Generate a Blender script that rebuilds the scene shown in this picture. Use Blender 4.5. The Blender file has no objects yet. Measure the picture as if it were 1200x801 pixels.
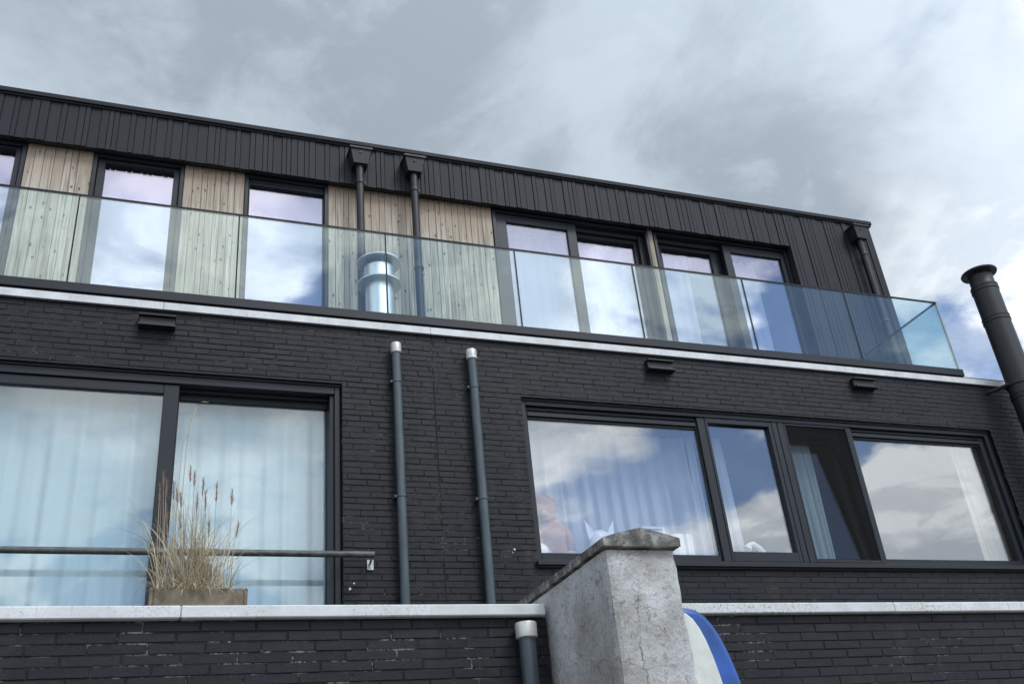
import bpy, bmesh, math, random
from mathutils import Vector, Matrix
random.seed(7)
S = bpy.context.scene
COL = S.collection
EYE = 1.6                      # eye height of the photographer above the ground

# ------------------------------------------------------------------ camera
F_PX, PITCH, ROLL, YAW = 1136.4, 0.498522, -0.103319, 0.391531
def cam_axes():
    cy, sy, cp, sp, cr, sr = (math.cos(YAW), math.sin(YAW), math.cos(PITCH), math.sin(PITCH), math.cos(ROLL), math.sin(ROLL))
    fwd = Vector((sy*cp, cy*cp, sp)); right = Vector((cy, -sy, 0)); up = right.cross(fwd)
    return cr*right + sr*up, -sr*right + cr*up, fwd
cr_, cu_, cf_ = cam_axes()
cam = bpy.data.objects.new('camera', bpy.data.cameras.new('camera'))
COL.objects.link(cam)
cam.matrix_world = Matrix(((cr_.x, cu_.x, -cf_.x, 0), (cr_.y, cu_.y, -cf_.y, 0), (cr_.z, cu_.z, -cf_.z, EYE), (0, 0, 0, 1)))
cam.data.sensor_width = 36; cam.data.lens = F_PX/1200*36
cam.data.clip_start = .05; cam.data.clip_end = 3000
S.camera = cam

# ------------------------------------------------------------------ sky, sun, exposure
SUN = Vector((0.31, -0.55, 0.78)).normalized()
w = bpy.data.worlds.new('World'); S.world = w; w.use_nodes = True
nt = w.node_tree; nt.nodes.clear()
def N(t, kind, **kw):
    n = t.nodes.new(kind)
    for k, v in kw.items():
        if k == 'op': n.operation = v
        elif k.startswith('i_'):
            key = k[2:]; n.inputs[int(key) if key.isdigit() else key.replace('_', ' ')].default_value = v
        else: setattr(n, k, v)
    return n
def math_(t, op, a, b=None, c=None, clamp=False):
    n = t.nodes.new('ShaderNodeMath'); n.operation = op; n.use_clamp = clamp
    for i, v in enumerate((a, b, c)):
        if v is None: continue
        if isinstance(v, (int, float)): n.inputs[i].default_value = v
        else: t.links.new(v, n.inputs[i])
    return n.outputs[0]
def smooth(t, v, a, b):
    n = t.nodes.new('ShaderNodeMapRange'); n.interpolation_type = 'SMOOTHSTEP'
    t.links.new(v, n.inputs[0]); n.inputs[1].default_value = a; n.inputs[2].default_value = b
    return n.outputs[0]
def mixc(t, fac, a, b, blend='MIX'):
    n = t.nodes.new('ShaderNodeMix'); n.data_type = 'RGBA'; n.blend_type = blend; n.clamp_factor = True
    for i, v in ((0, fac), (6, a), (7, b)):
        if isinstance(v, (int, float)): n.inputs[i].default_value = v
        elif isinstance(v, tuple): n.inputs[i].default_value = (*v, 1) if len(v) == 3 else v
        else: t.links.new(v, n.inputs[i])
    return n.outputs[2]
def dot(t, v, d):
    n = N(t, 'ShaderNodeVectorMath', op='DOT_PRODUCT'); t.links.new(v, n.inputs[0]); n.inputs[1].default_value = d
    return n.outputs['Value']
sky = N(nt, 'ShaderNodeTexSky', sky_type='NISHITA'); sky.sun_disc = False; sky.ozone_density = 3.5; sky.dust_density = .3; sky.air_density = 1.1
sky.sun_elevation = math.asin(SUN.z); sky.sun_rotation = math.atan2(SUN.x, SUN.y)
tc = N(nt, 'ShaderNodeTexCoord'); dirv = tc.outputs['Generated']
sep = N(nt, 'ShaderNodeSeparateXYZ'); nt.links.new(dirv, sep.inputs[0])
zc = math_(nt, 'ADD', math_(nt, 'MAXIMUM', sep.outputs[2], 0.0), 0.22)
comb = N(nt, 'ShaderNodeCombineXYZ')
nt.links.new(math_(nt, 'DIVIDE', sep.outputs[0], zc), comb.inputs[0]); nt.links.new(math_(nt, 'DIVIDE', sep.outputs[1], zc), comb.inputs[1])
def noise(t, vec, scale, detail=5, rough=.55, dist=0., off=(0, 0, 0)):
    mp = N(t, 'ShaderNodeMapping'); t.links.new(vec, mp.inputs[0]); mp.inputs[1].default_value = off
    n = N(t, 'ShaderNodeTexNoise', i_Scale=scale, i_Detail=detail, i_Roughness=rough, i_Distortion=dist)
    t.links.new(mp.outputs[0], n.inputs['Vector']); return n.outputs[0]
plane = comb.outputs[0]
nbig = noise(nt, plane, 1.25, 3, .5, .3, (3.1, 1.7, 0))
nmid = noise(nt, plane, 2.3, 7, .58, .35, (26.3, 12.3, 0))
nfine = noise(nt, plane, 4.6, 8, .62, .5, (7.4, 2.2, 0)); nmot = noise(nt, plane, 3.0, 7, .6, .4, (2.7, 8.8, 0))
SHEET = Vector((-0.12, 0.62, 0.78)).normalized()          # middle of the grey cloud sheet
gdot = dot(nt, dirv, SHEET)
g = smooth(nt, math_(nt, 'ADD', gdot, math_(nt, 'MULTIPLY', math_(nt, 'SUBTRACT', nmid, .5), .40)), .56, .76)
# broken bright cloud
bc = mixc(nt, smooth(nt, nmid, .44, .56), (.70, .785, .885), (1.18, 1.23, 1.29))
bc = mixc(nt, math_(nt, 'MULTIPLY', smooth(nt, nfine, .47, .56), .55), bc, (.66, .74, .84))
# grey sheet, mottled
gc = mixc(nt, smooth(nt, math_(nt, 'ADD', math_(nt, 'MULTIPLY', nbig, .40), math_(nt, 'MULTIPLY', nmot, .60)), .43, .58), (.355, .418, .49), (.515, .60, .69))
gc = mixc(nt, math_(nt, 'MULTIPLY', smooth(nt, nfine, .47, .60), .40), gc, (.60, .685, .775))
cl = mixc(nt, g, bc, gc)
# the cloud towards the hidden sun is brighter
sd = math_(nt, 'MAXIMUM', dot(nt, dirv, SUN), 0.)
cl = mixc(nt, 1.0, cl, mixc(nt, math_(nt, 'POWER', sd, 2.), (1, 1, 1), (2.35, 2.33, 2.3)), 'MULTIPLY')
nt.nodes[-1].clamp_result = False
gap = math_(nt, 'MULTIPLY', smooth(nt, noise(nt, plane, 2.0, 6, .55, .3, (14.3, 26.3, 0)), .50, .58), math_(nt, 'MULTIPLY', math_(nt, 'SUBTRACT', 1., g), .92))
b1 = N(nt, 'ShaderNodeBackground'); b2 = N(nt, 'ShaderNodeBackground')
nt.links.new(mixc(nt, 1., sky.outputs[0], (.82, .95, 1.12), 'MULTIPLY'), b1.inputs[0]); b1.inputs[1].default_value = .13
nt.links.new(cl, b2.inputs[0]); b2.inputs[1].default_value = 1.0
ms = N(nt, 'ShaderNodeMixShader'); nt.links.new(gap, ms.inputs[0]); nt.links.new(b2.outputs[0], ms.inputs[1]); nt.links.new(b1.outputs[0], ms.inputs[2])
ow = N(nt, 'ShaderNodeOutputWorld'); nt.links.new(ms.outputs[0], ow.inputs[0])
sun = bpy.data.objects.new('sun', bpy.data.lights.new('sun', 'SUN')); COL.objects.link(sun)
sun.data.energy = 1.5; sun.data.angle = math.radians(16); sun.data.color = (1, .985, .96)
sun.rotation_euler = SUN.to_track_quat('Z', 'Y').to_euler(); sun.location = (0, -5, 20)
S.view_settings.view_transform = 'Standard'; S.view_settings.look = 'None'
S.view_settings.exposure = 0; S.view_settings.gamma = 1; S.view_settings.use_curve_mapping = False
S.render.engine = 'CYCLES'; S.cycles.max_bounces = 14; S.cycles.transparent_max_bounces = 32

# ------------------------------------------------------------------ helpers
WL = {}                                                  # world location of every node of the scene tree
def tag(o, label=None, cat=None, group=None, kind=None):
    if label: o['label'] = label
    if cat: o['category'] = cat
    if group: o['group'] = group
    if kind: o['kind'] = kind
    return o
def empty(name, loc):
    o = bpy.data.objects.new(name, None); COL.objects.link(o); o.location = loc; o.empty_display_size = .2
    WL[o.name] = Vector(loc); return o
def link(name, me, mat, parent=None, base=None, bevel=0):
    o = bpy.data.objects.new(name, me); COL.objects.link(o)
    if mat and not me.materials: me.materials.append(mat)
    b = Vector(base) if base else Vector((0, 0, 0))
    if parent: o.parent = parent; o.location = b - WL[parent.name]
    else: o.location = b
    WL[o.name] = b
    if bevel:
        m = o.modifiers.new('bevel', 'BEVEL'); m.width = bevel; m.segments = 1; m.limit_method = 'ANGLE'
    return o
class MB:
    def __init__(s): s.v = []; s.f = []; s.sm = []
    def face(s, *idx, smooth=False): s.f.append(idx); s.sm.append(smooth)
    def box(s, x0, x1, y0, y1, z0, z1):
        b = len(s.v)
        s.v += [(x0,y0,z0),(x1,y0,z0),(x1,y1,z0),(x0,y1,z0),(x0,y0,z1),(x1,y0,z1),(x1,y1,z1),(x0,y1,z1)]
        for q in ((0,3,2,1),(4,5,6,7),(0,1,5,4),(1,2,6,5),(2,3,7,6),(3,0,4,7)): s.face(*[b+i for i in q])
        return s
    def brick(s, x0, x1, z0, z1, y, d=.03, c=.003):
        b = len(s.v)
        s.v += [(x0+c,y,z0+c),(x1-c,y,z0+c),(x1-c,y,z1-c),(x0+c,y,z1-c),(x0,y+c,z0),(x1,y+c,z0),(x1,y+c,z1),(x0,y+c,z1),(x0,y+d,z0),(x1,y+d,z0),(x1,y+d,z1),(x0,y+d,z1)]
        s.face(b,b+1,b+2,b+3)
        for i in range(4):
            j = (i+1) % 4; s.face(b+4+i,b+4+j,b+j,b+i); s.face(b+8+i,b+8+j,b+4+j,b+4+i)
        return s
    def rect(s, x0, x1, z0, z1, wl, wr, wb, wt, y0, y1):      # a picture-frame of four butted bars
        s.box(x0, x0+wl, y0, y1, z0, z1); s.box(x1-wr, x1, y0, y1, z0, z1)
        if wb: s.box(x0+wl, x1-wr, y0+.0005, y1, z0, z0+wb)
        if wt: s.box(x0+wl, x1-wr, y0+.0005, y1, z1-wt, z1)
        return s
    def ring(s, prof, n=32, c=(0, 0, 0), cap0=True, cap1=True):   # lathe about z: prof = [(r, z), ...]
        b = len(s.v)
        for r, z in prof:
            for k in range(n):
                a = 2*math.pi*k/n; s.v.append((c[0]+r*math.cos(a), c[1]+r*math.sin(a), c[2]+z))
        for i in range(len(prof)-1):
            for k in range(n):
                k2 = (k+1) % n; s.face(b+i*n+k, b+i*n+k2, b+(i+1)*n+k2, b+(i+1)*n+k, smooth=True)
        if cap0: s.face(*[b+k for k in reversed(range(n))])
        if cap1: s.face(*[b+(len(prof)-1)*n+k for k in range(n)])
        return s
    def tube(s, pts, rad, n=10, cap=True):
        pts = [Vector(p) for p in pts]; b = len(s.v); m = len(pts)
        rads = rad if isinstance(rad, (list, tuple)) else [rad]*m
        for i, p in enumerate(pts):
            t = (pts[min(i+1, m-1)] - pts[max(i-1, 0)]).normalized()
            u = t.cross(Vector((0, 0, 1)) if abs(t.z) < .9 else Vector((1, 0, 0))).normalized(); v = t.cross(u)
            for k in range(n):
                a = 2*math.pi*k/n; s.v.append(tuple(p + (u*math.cos(a) + v*math.sin(a))*rads[i]))
        for i in range(m-1):
            for k in range(n):
                k2 = (k+1) % n; s.face(b+i*n+k, b+(i+1)*n+k, b+(i+1)*n+k2, b+i*n+k2, smooth=True)
        if cap: s.face(*[b+k for k in range(n)]); s.face(*[b+(m-1)*n+k for k in reversed(range(n))])
        return s
    def mesh(s, base=(0, 0, 0), name='m'):
        me = bpy.data.meshes.new(name)
        me.from_pydata([(x-base[0], y-base[1], z-base[2]) for x, y, z in s.v], [], s.f)
        me.polygons.foreach_set('use_smooth', s.sm); me.update()
        if any(s.sm): me.set_sharp_from_angle(angle=math.radians(38))
        return me
    def build(s, name, mat, parent=None, base=None, bevel=0):
        if base is None: base = tuple(WL[parent.name]) if parent else (0, 0, 0)
        me = s.mesh(base, name); return link(name, me, mat, parent, base, bevel)

# ------------------------------------------------------------------ materials
MATS = {}
def mat(name):
    m = bpy.data.materials.new(name); m.use_nodes = True; t = m.node_tree
    MATS[name] = m; return m, t, t.nodes['Principled BSDF']
def ramp(t, fac, stops):
    n = N(t, 'ShaderNodeValToRGB'); cr = n.color_ramp
    while len(cr.elements) < len(stops): cr.elements.new(.5)
    for e, (p, c) in zip(cr.elements, stops): e.position = p; e.color = (*c, 1)
    t.links.new(fac, n.inputs[0]); return n.outputs[0]
def objco(t): return N(t, 'ShaderNodeTexCoord').outputs['Object']
def geopos(t): return N(t, 'ShaderNodeNewGeometry').outputs['Position']
def bump(t, b, h, strength, dist=.004):
    n = N(t, 'ShaderNodeBump', i_Strength=strength, i_Distance=dist); t.links.new(h, n.inputs['Height']); t.links.new(n.outputs[0], b.inputs['Normal'])
def plain(name, col, rough=.5, metal=0., var=.12, scale=6., bmp=0., spec=.5, stretch=None):
    m, t, b = mat(name); p = geopos(t)
    if stretch:
        mp = N(t, 'ShaderNodeMapping'); t.links.new(p, mp.inputs[0]); mp.inputs[3].default_value = stretch; p = mp.outputs[0]
    n = noise(t, p, scale, 5, .6)
    lo = tuple(max(c*(1-var), 0) for c in col); hi = tuple(min(c*(1+var), 1) for c in col)
    t.links.new(ramp(t, n, [(.3, lo), (.7, hi)]), b.inputs['Base Color'])
    t.links.new(math_(t, 'ADD', math_(t, 'MULTIPLY', n, .25), rough-.12), b.inputs['Roughness'])
    b.inputs['Metallic'].default_value = metal; b.inputs['Specular IOR Level'].default_value = spec
    if bmp: bump(t, b, noise(t, p, scale*9, 4, .6), bmp)
    return m
# black painted brick
def brick_mat(name, lime):
    m, t, b = mat(name); p = geopos(t)
    oi = N(t, 'ShaderNodeObjectInfo').outputs['Random']; ri = N(t, 'ShaderNodeNewGeometry').outputs['Random Per Island']
    r = math_(t, 'FRACT', math_(t, 'ADD', oi, ri))
    n = noise(t, p, 9, 5, .6); n2 = noise(t, p, 1.1, 3, .5)
    c = ramp(t, math_(t, 'ADD', math_(t, 'MULTIPLY', r, .55), math_(t, 'MULTIPLY', n, .45)), [(.15, (.0058, .0066, .0098)), (.6, (.0092, .0102, .0146)), (.95, (.0135, .0145, .0190))])
    c = mixc(t, math_(t, 'MULTIPLY', smooth(t, n2, .45, .7), .5), c, (.0155, .0142, .0140))
    ms_ = N(t, 'ShaderNodeMapping'); t.links.new(p, ms_.inputs[0]); ms_.inputs[3].default_value = (5, 5, .55)
    run = smooth(t, noise(t, ms_.outputs[0], 1.2, 4, .6), .52, .68)
    c = mixc(t, math_(t, 'MULTIPLY', run, .55), c, (.0225, .0215, .0215))
    # worn specks where the paint has flaked off
    sp = smooth(t, noise(t, p, 38, 3, .7), .735, .80)
    c = mixc(t, math_(t, 'MULTIPLY', sp, lime), c, (.30, .28, .25))
    t.links.new(c, b.inputs['Base Color']); b.inputs['Specular IOR Level'].default_value = .30
    t.links.new(math_(t, 'ADD', math_(t, 'MULTIPLY', n, .3), .42), b.inputs['Roughness'])
    bump(t, b, math_(t, 'ADD', noise(t, p, 70, 4, .65), math_(t, 'MULTIPLY', noise(t, p, 18, 3, .6), 1.5)), .55, .005); return m
BRICK = brick_mat('black_painted_brick', .5)
def mortar_mat(name, lime, a0, a1):
    m, t, b = mat(name); p = geopos(t)
    mp = N(t, 'ShaderNodeMapping'); t.links.new(p, mp.inputs[0]); mp.inputs[3].default_value = (1, 1, 3)
    n1 = noise(t, mp.outputs[0], 1.3, 3, .5); n2 = noise(t, p, 7, 4, .6, 0, (3, 0, 0))
    lm = math_(t, 'MULTIPLY', math_(t, 'MULTIPLY', smooth(t, n1, a0, a0+.12), smooth(t, n2, a1, a1+.11)), smooth(t, noise(t, p, 45, 3, .6), .40, .62))
    t.links.new(mixc(t, lm, (.0062, .0066, .0084), lime), b.inputs['Base Color']); b.inputs['Roughness'].default_value = .9
    return m
MORTAR = mortar_mat('dark_mortar', (.11, .105, .095), .49, .47); MORTAR_A = mortar_mat('limed_mortar', (.17, .16, .145), .46, .46)
FRAME = plain('anthracite_frame', (.0118, .0148, .0200), .42, 0, .12, 3, 0, .34)
FRAME_D = plain('dark_gasket', (.010, .010, .012), .6)
CLAD = None
m, t, b = mat('black_stained_board'); p = geopos(t); CLAD = m
r = N(t, 'ShaderNodeObjectInfo').outputs['Random']
mp = N(t, 'ShaderNodeMapping'); t.links.new(p, mp.inputs[0]); mp.inputs[3].default_value = (30, 30, 1.5)
n = noise(t, mp.outputs[0], 2, 5, .6)
t.links.new(ramp(t, math_(t, 'ADD', math_(t, 'MULTIPLY', r, .6), math_(t, 'MULTIPLY', n, .4)), [(.1, (.0068, .0078, .0118)), (.9, (.0125, .0140, .0200))]), b.inputs['Base Color'])
b.inputs['Roughness'].default_value = .6; b.inputs['Specular IOR Level'].default_value = .28; bump(t, b, n, .35)
# pale weathered wood with knots, browner where the eaves keep the rain off
m, t, b = mat('weathered_plank'); p = geopos(t); WOOD = m
r = N(t, 'ShaderNodeObjectInfo').outputs['Random']
mp = N(t, 'ShaderNodeMapping'); t.links.new(p, mp.inputs[0]); mp.inputs[3].default_value = (26, 26, 1.1)
off = N(t, 'ShaderNodeCombineXYZ'); t.links.new(math_(t, 'MULTIPLY', r, 40), off.inputs[2]); t.links.new(off.outputs[0], mp.inputs[1])
n = noise(t, mp.outputs[0], 1.5, 6, .62, .8)
c = ramp(t, n, [(.30, (.21, .175, .130)), (.5, (.46, .415, .345)), (.70, (.63, .59, .51))])
c = mixc(t, math_(t, 'MULTIPLY', r, .5), c, (.31, .25, .18))
mk = N(t, 'ShaderNodeMapping'); t.links.new(p, mk.inputs[0]); mk.inputs[3].default_value = (1, .02, .55); t.links.new(off.outputs[0], mk.inputs[1])
vo = N(t, 'ShaderNodeTexVoronoi', i_Scale=12.0); t.links.new(mk.outputs[0], vo.inputs['Vector'])
kn = math_(t, 'SUBTRACT', 1., smooth(t, vo.outputs['Distance'], .10, .20)); 
c = mixc(t, math_(t, 'MULTIPLY', kn, .85), c, (.055, .038, .026))
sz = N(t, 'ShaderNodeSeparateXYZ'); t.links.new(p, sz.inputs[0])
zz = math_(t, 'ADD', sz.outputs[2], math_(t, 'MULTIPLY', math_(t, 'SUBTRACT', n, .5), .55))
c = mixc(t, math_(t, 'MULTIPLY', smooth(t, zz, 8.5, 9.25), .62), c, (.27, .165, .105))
st = smooth(t, noise(t, mp.outputs[0], .8, 3, .5, 0, (5, 5, 0)), .54, .68)
c = mixc(t, math_(t, 'MULTIPLY', st, .55), c, (.16, .125, .095))
t.links.new(c, b.inputs['Base Color']); b.inputs['Roughness'].default_value = .8; bump(t, b, n, .3)
# coping, clean metal and lichen-stained
def coping_mat(name, lichen):
    m, t, b = mat(name); p = geopos(t)
    n = noise(t, p, 5, 6, .65); n2 = noise(t, p, 60, 5, .75); n3 = noise(t, p, 2.2, 3, .5, 0, (4, 1, 0))
    c = ramp(t, n, [(.28, (.47, .475, .475)), (.68, (.66, .67, .675))])
    sp = math_(t, 'MULTIPLY', smooth(t, n2, .50, .64), smooth(t, n3, .35, .6))
    c = mixc(t, math_(t, 'MULTIPLY', sp, lichen), c, (.16, .15, .11))
    sx = N(t, 'ShaderNodeMapping'); t.links.new(p, sx.inputs[0]); sx.inputs[3].default_value = (22, 22, 2)
    dr = smooth(t, noise(t, sx.outputs[0], 1.4, 3, .6), .62, .75)
    c = mixc(t, math_(t, 'MULTIPLY', dr, .25+.3*lichen), c, (.22, .21, .19))
    t.links.new(c, b.inputs['Base Color']); b.inputs['Roughness'].default_value = .55; bump(t, b, n2, .2); return m
COPING = coping_mat('pale_coping', .7); COPING_L = coping_mat('lichen_coping', .95); BAND = coping_mat('white_band', .12)
GALV = plain('galvanised_steel', (.42, .43, .43), .42, .75, .3, 14, .1)
RAIL = plain('weathered_galvanised_rail', (.085, .09, .088), .55, .35, .5, 16, .15)
PIPE = plain('grey_downpipe', (.052, .070, .080), .36, 0, .34, 5, .08, .5, (3, 3, .6))
PIPE_B = plain('black_metal', (.0085, .0092, .0120), .5, .0, .25, 8, .05)
SOCKET = plain('pale_pipe_socket', (.50, .49, .47), .4, .3, .25, 12, .1)
STEEL = plain('stainless_steel', (.78, .79, .79), .34, 1., .05, 5)
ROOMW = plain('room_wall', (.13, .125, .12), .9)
ROOFM = plain('roof_felt', (.06, .06, .06), .9, 0, .3, 8, .3)
GROUND = plain('paving', (.20, .19, .18), .9, 0, .35, 3, .4)
WHITE = plain('white_ornament', (.82, .82, .82), .4)
# concrete of the dividing wall
m, t, b = mat('aged_render'); p = geopos(t); CONC = m
n = noise(t, p, 3.2, 7, .68); n2 = noise(t, p, 42, 5, .72); n3 = noise(t, p, 16, 5, .7, 1.2, (2, 9, 1)); n4 = noise(t, p, 1.6, 4, .6, 0, (6, 0, 2))
c = ramp(t, n, [(.28, (.33, .33, .315)), (.5, (.49, .492, .488)), (.72, (.62, .628, .63))])
c = mixc(t, math_(t, 'MULTIPLY', smooth(t, n2, .45, .75), .45), c, (.64, .65, .65))
grn = noise(t, p, 150, 3, .6)
c = mixc(t, math_(t, 'MULTIPLY', smooth(t, grn, .50, .62), .5), c, (.24, .235, .225))
c = mixc(t, math_(t, 'MULTIPLY', smooth(t, n3, .54, .62), .60), c, (.21, .205, .195))
c = mixc(t, math_(t, 'MULTIPLY', smooth(t, n4, .47, .64), .62), c, (.25, .235, .20))
sp3 = N(t, 'ShaderNodeSeparateXYZ'); t.links.new(p, sp3.inputs[0])
def crack(x0, slope, z_hi, wd, offn):
    wob = math_(t, 'MULTIPLY', math_(t, 'SUBTRACT', noise(t, p, 5, 6, .75, 0, (offn, 0, 0)), .5), .16)
    ln = math_(t, 'ADD', math_(t, 'MULTIPLY_ADD', sp3.outputs[2], slope, x0), wob)
    d = math_(t, 'ABSOLUTE', math_(t, 'SUBTRACT', sp3.outputs[0], ln))
    on = math_(t, 'MULTIPLY', math_(t, 'SUBTRACT', 1., smooth(t, d, wd*.4, wd)), math_(t, 'LESS_THAN', sp3.outputs[2], z_hi))
    return math_(t, 'MULTIPLY', on, math_(t, 'LESS_THAN', sp3.outputs[1], 4.63))
ck = math_(t, 'MULTIPLY', crack(2.455, 0.0, 2.83, .0036, 3), math_(t, 'MULTIPLY', smooth(t, n, .38, .60), .75))
vein = N(t, 'ShaderNodeTexVoronoi', feature='DISTANCE_TO_EDGE', i_Scale=3.3); 
dv = N(t, 'ShaderNodeVectorMath', op='ADD'); t.links.new(p, dv.inputs[0])
nv = N(t, 'ShaderNodeTexNoise', i_Scale=6., i_Detail=4.); t.links.new(p, nv.inputs['Vector']); 
sv = N(t, 'ShaderNodeVectorMath', op='SCALE'); t.links.new(nv.outputs['Color'], sv.inputs[0]); sv.inputs['Scale'].default_value = .35; t.links.new(sv.outputs[0], dv.inputs[1]); t.links.new(dv.outputs[0], vein.inputs['Vector'])
hair = math_(t, 'MULTIPLY', math_(t, 'SUBTRACT', 1., smooth(t, vein.outputs['Distance'], .002, .009)), smooth(t, n4, .42, .56))
cks = math_(t, 'MAXIMUM', ck, math_(t, 'MULTIPLY', hair, .45))
c = mixc(t, cks, c, (.10, .095, .085))
t.links.new(c, b.inputs['Base Color']); b.inputs['Roughness'].default_value = .92
bump(t, b, math_(t, 'SUBTRACT', math_(t, 'ADD', n2, math_(t, 'MULTIPLY', n3, .5)), cks), .9, .010)
m, t, b = mat('mossy_concrete_cap'); p = geopos(t); CAPM = m
n = noise(t, p, 9, 7, .7); n2 = noise(t, p, 30, 5, .7)
c = ramp(t, n, [(.34, (.045, .043, .037)), (.5, (.125, .120, .108)), (.64, (.33, .325, .305))])
c = mixc(t, math_(t, 'MULTIPLY', smooth(t, n2, .55, .66), .7), c, (.028, .028, .022))
t.links.new(c, b.inputs['Base Color']); b.inputs['Roughness'].default_value = .95; bump(t, b, n2, .8, .01)
# glass: clear sheet that also mirrors; more towards grazing angles
def glass(name, tint, f0, coat=(1, 1, 1)):
    m, t, b = mat(name); t.nodes.remove(b)
    out = [x for x in t.nodes if x.type == 'OUTPUT_MATERIAL'][0]
    lw = N(t, 'ShaderNodeLayerWeight', i_Blend=.5)
    fr = math_(t, 'MULTIPLY_ADD', math_(t, 'POWER', lw.outputs['Facing'], 5.), 1-f0, f0)
    tr = N(t, 'ShaderNodeBsdfTransparent'); tr.inputs[0].default_value = (*tint, 1)
    gl = N(t, 'ShaderNodeBsdfGlossy'); gl.inputs['Roughness'].default_value = 0.; gl.inputs[0].default_value = (*coat, 1)
    nz = noise(t, geopos(t), 1.3, 1, .4); bp = N(t, 'ShaderNodeBump', i_Strength=.012, i_Distance=.05); t.links.new(nz, bp.inputs['Height']); t.links.new(bp.outputs[0], gl.inputs['Normal'])
    mx = N(t, 'ShaderNodeMixShader'); t.links.new(fr, mx.inputs[0]); t.links.new(tr.outputs[0], mx.inputs[1]); t.links.new(gl.outputs[0], mx.inputs[2]); t.links.new(mx.outputs[0], out.inputs[0])
    return m
G_WIN = glass('window_glass', (.905, .965, .98), .075)
G_LONG = glass('reflective_window_glass', (.95, .965, .98), .145)
G_UP = glass('coated_glass', (.86, .85, .93), .20, (.93, .91, 1.))
G_RAIL = glass('balustrade_glass', (.895, .972, .952), .066)
m, t, b = mat('glass_edge'); G_EDGE = m
b.inputs['Base Color'].default_value = (.010, .014, .016, 1); b.inputs['Roughness'].default_value = .5; b.inputs['Specular IOR Level'].default_value = .2
def cloth(name, col, trans):
    m, t, b = mat(name); t.nodes.remove(b); out = [x for x in t.nodes if x.type == 'OUTPUT_MATERIAL'][0]
    d = N(t, 'ShaderNodeBsdfDiffuse'); d.inputs[0].default_value = (*col, 1); l = N(t, 'ShaderNodeBsdfTranslucent'); l.inputs[0].default_value = (*col, 1)
    wv = noise(t, geopos(t), 3, 4, .5); t.links.new(mixc(t, wv, tuple(c*.9 for c in col), col), d.inputs[0])
    a = N(t, 'ShaderNodeMixShader', i_0=.3); t.links.new(d.outputs[0], a.inputs[1]); t.links.new(l.outputs[0], a.inputs[2])
    tr = N(t, 'ShaderNodeBsdfTransparent'); a2 = N(t, 'ShaderNodeMixShader', i_0=trans); t.links.new(a.outputs[0], a2.inputs[1]); t.links.new(tr.outputs[0], a2.inputs[2])
    t.links.new(a2.outputs[0], out.inputs[0]); return m
CURT = cloth('white_curtain', (.88, .925, .935), .0)
SHEER = cloth('sheer_curtain', (.86, .88, .92), .14)
BEIGE = cloth('beige_curtain', (.72, .66, .53), .0)
BLIND = cloth('pale_blind', (.72, .72, .78), .0)
m, t, b = mat('insect_screen'); t.nodes.remove(b); SCREEN = m
out = [x for x in t.nodes if x.type == 'OUTPUT_MATERIAL'][0]
d = N(t, 'ShaderNodeBsdfDiffuse'); d.inputs[0].default_value = (.035, .035, .035, 1); tr = N(t, 'ShaderNodeBsdfTransparent')
mx = N(t, 'ShaderNodeMixShader', i_0=.80); t.links.new(d.outputs[0], mx.inputs[1]); t.links.new(tr.outputs[0], mx.inputs[2]); t.links.new(mx.outputs[0], out.inputs[0])

# ------------------------------------------------------------------ setting
Z = EYE                                                   # heights below were measured from eye level
gm = MB(); gm.v = [(-400, -400, 0), (400, -400, 0), (400, 400, 0), (-400, 400, 0)]; gm.face(0, 1, 2, 3)
tag(gm.build('ground', GROUND), kind='structure')

# ------------------------------------------------------------------ the building
XR = 9.96
house = tag(empty('townhouse', (4, 8.0, 0)), 'black brick townhouse with a set-back upper storey of black boards and pale timber', 'building')
YB = 8.0
OPEN = [(-2.2, 1.565, Z+1.70, Z+4.10), (3.335, 9.325, Z+2.43, Z+4.10)]
def wall_core(openings, x0, x1, z0, z1, y0, y1):
    mb = MB(); xs = sorted({x0, x1, *[o[0] for o in openings], *[o[1] for o in openings]}); xs = [x for x in xs if x0 <= x <= x1]
    for a, c in zip(xs, xs[1:]):
        cuts = sorted((o[2], o[3]) for o in openings if o[0] <= a and o[1] >= c); z = z0
        for lo, hi in cuts:
            if lo > z: mb.box(a, c, y0, y1, z, lo)
            z = max(z, hi)
        if z < z1: mb.box(a, c, y0, y1, z, z1)
    return mb
CH, BL, J = .0565, .290, .0052
def lay(openings, x0, x1, z0, z1, shift=0., joint=None):
    """list of bricks (x0, x1, z0, z1) for a wall in running bond with drifting perpends"""
    out = []; k = 0; z = z1
    while z > z0 + CH*.4:
        off = (k*.56 % 1)*BL + shift + random.uniform(-.012, .012)
        parts = [(x0, x1, z-CH+J, z)]
        for o in openings:
            ns = []
            for a, c, p0, p1 in parts:
                if o[1] <= a or o[0] >= c or o[2] >= p1 or o[3] <= p0: ns.append((a, c, p0, p1)); continue
                if o[0] > a: ns.append((a, o[0], p0, p1))
                if o[1] < c: ns.append((o[1], c, p0, p1))
                if p1-o[3] > .006: ns.append((max(a, o[0]), min(c, o[1]), o[3], p1))      # cut course over the head
                if o[2]-p0 > .006: ns.append((max(a, o[0]), min(c, o[1]), p0, o[2]))      # cut course under the sill
            parts = ns
        if joint: parts = [q for a, c, p0, p1 in parts for q in (((a, joint-.004, p0, p1), (joint+.004, c, p0, p1)) if a < joint < c else ((a, c, p0, p1),))]
        for a, c, p0, p1 in parts:
            x = math.floor((a-off)/BL)*BL + off
            while x < c:
                p, q = max(x, a), min(x+BL-J, c)
                if q-p > .025: out.append((p, q, p0, p1))
                x += BL
        z -= CH; k += 1
    return out
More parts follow.
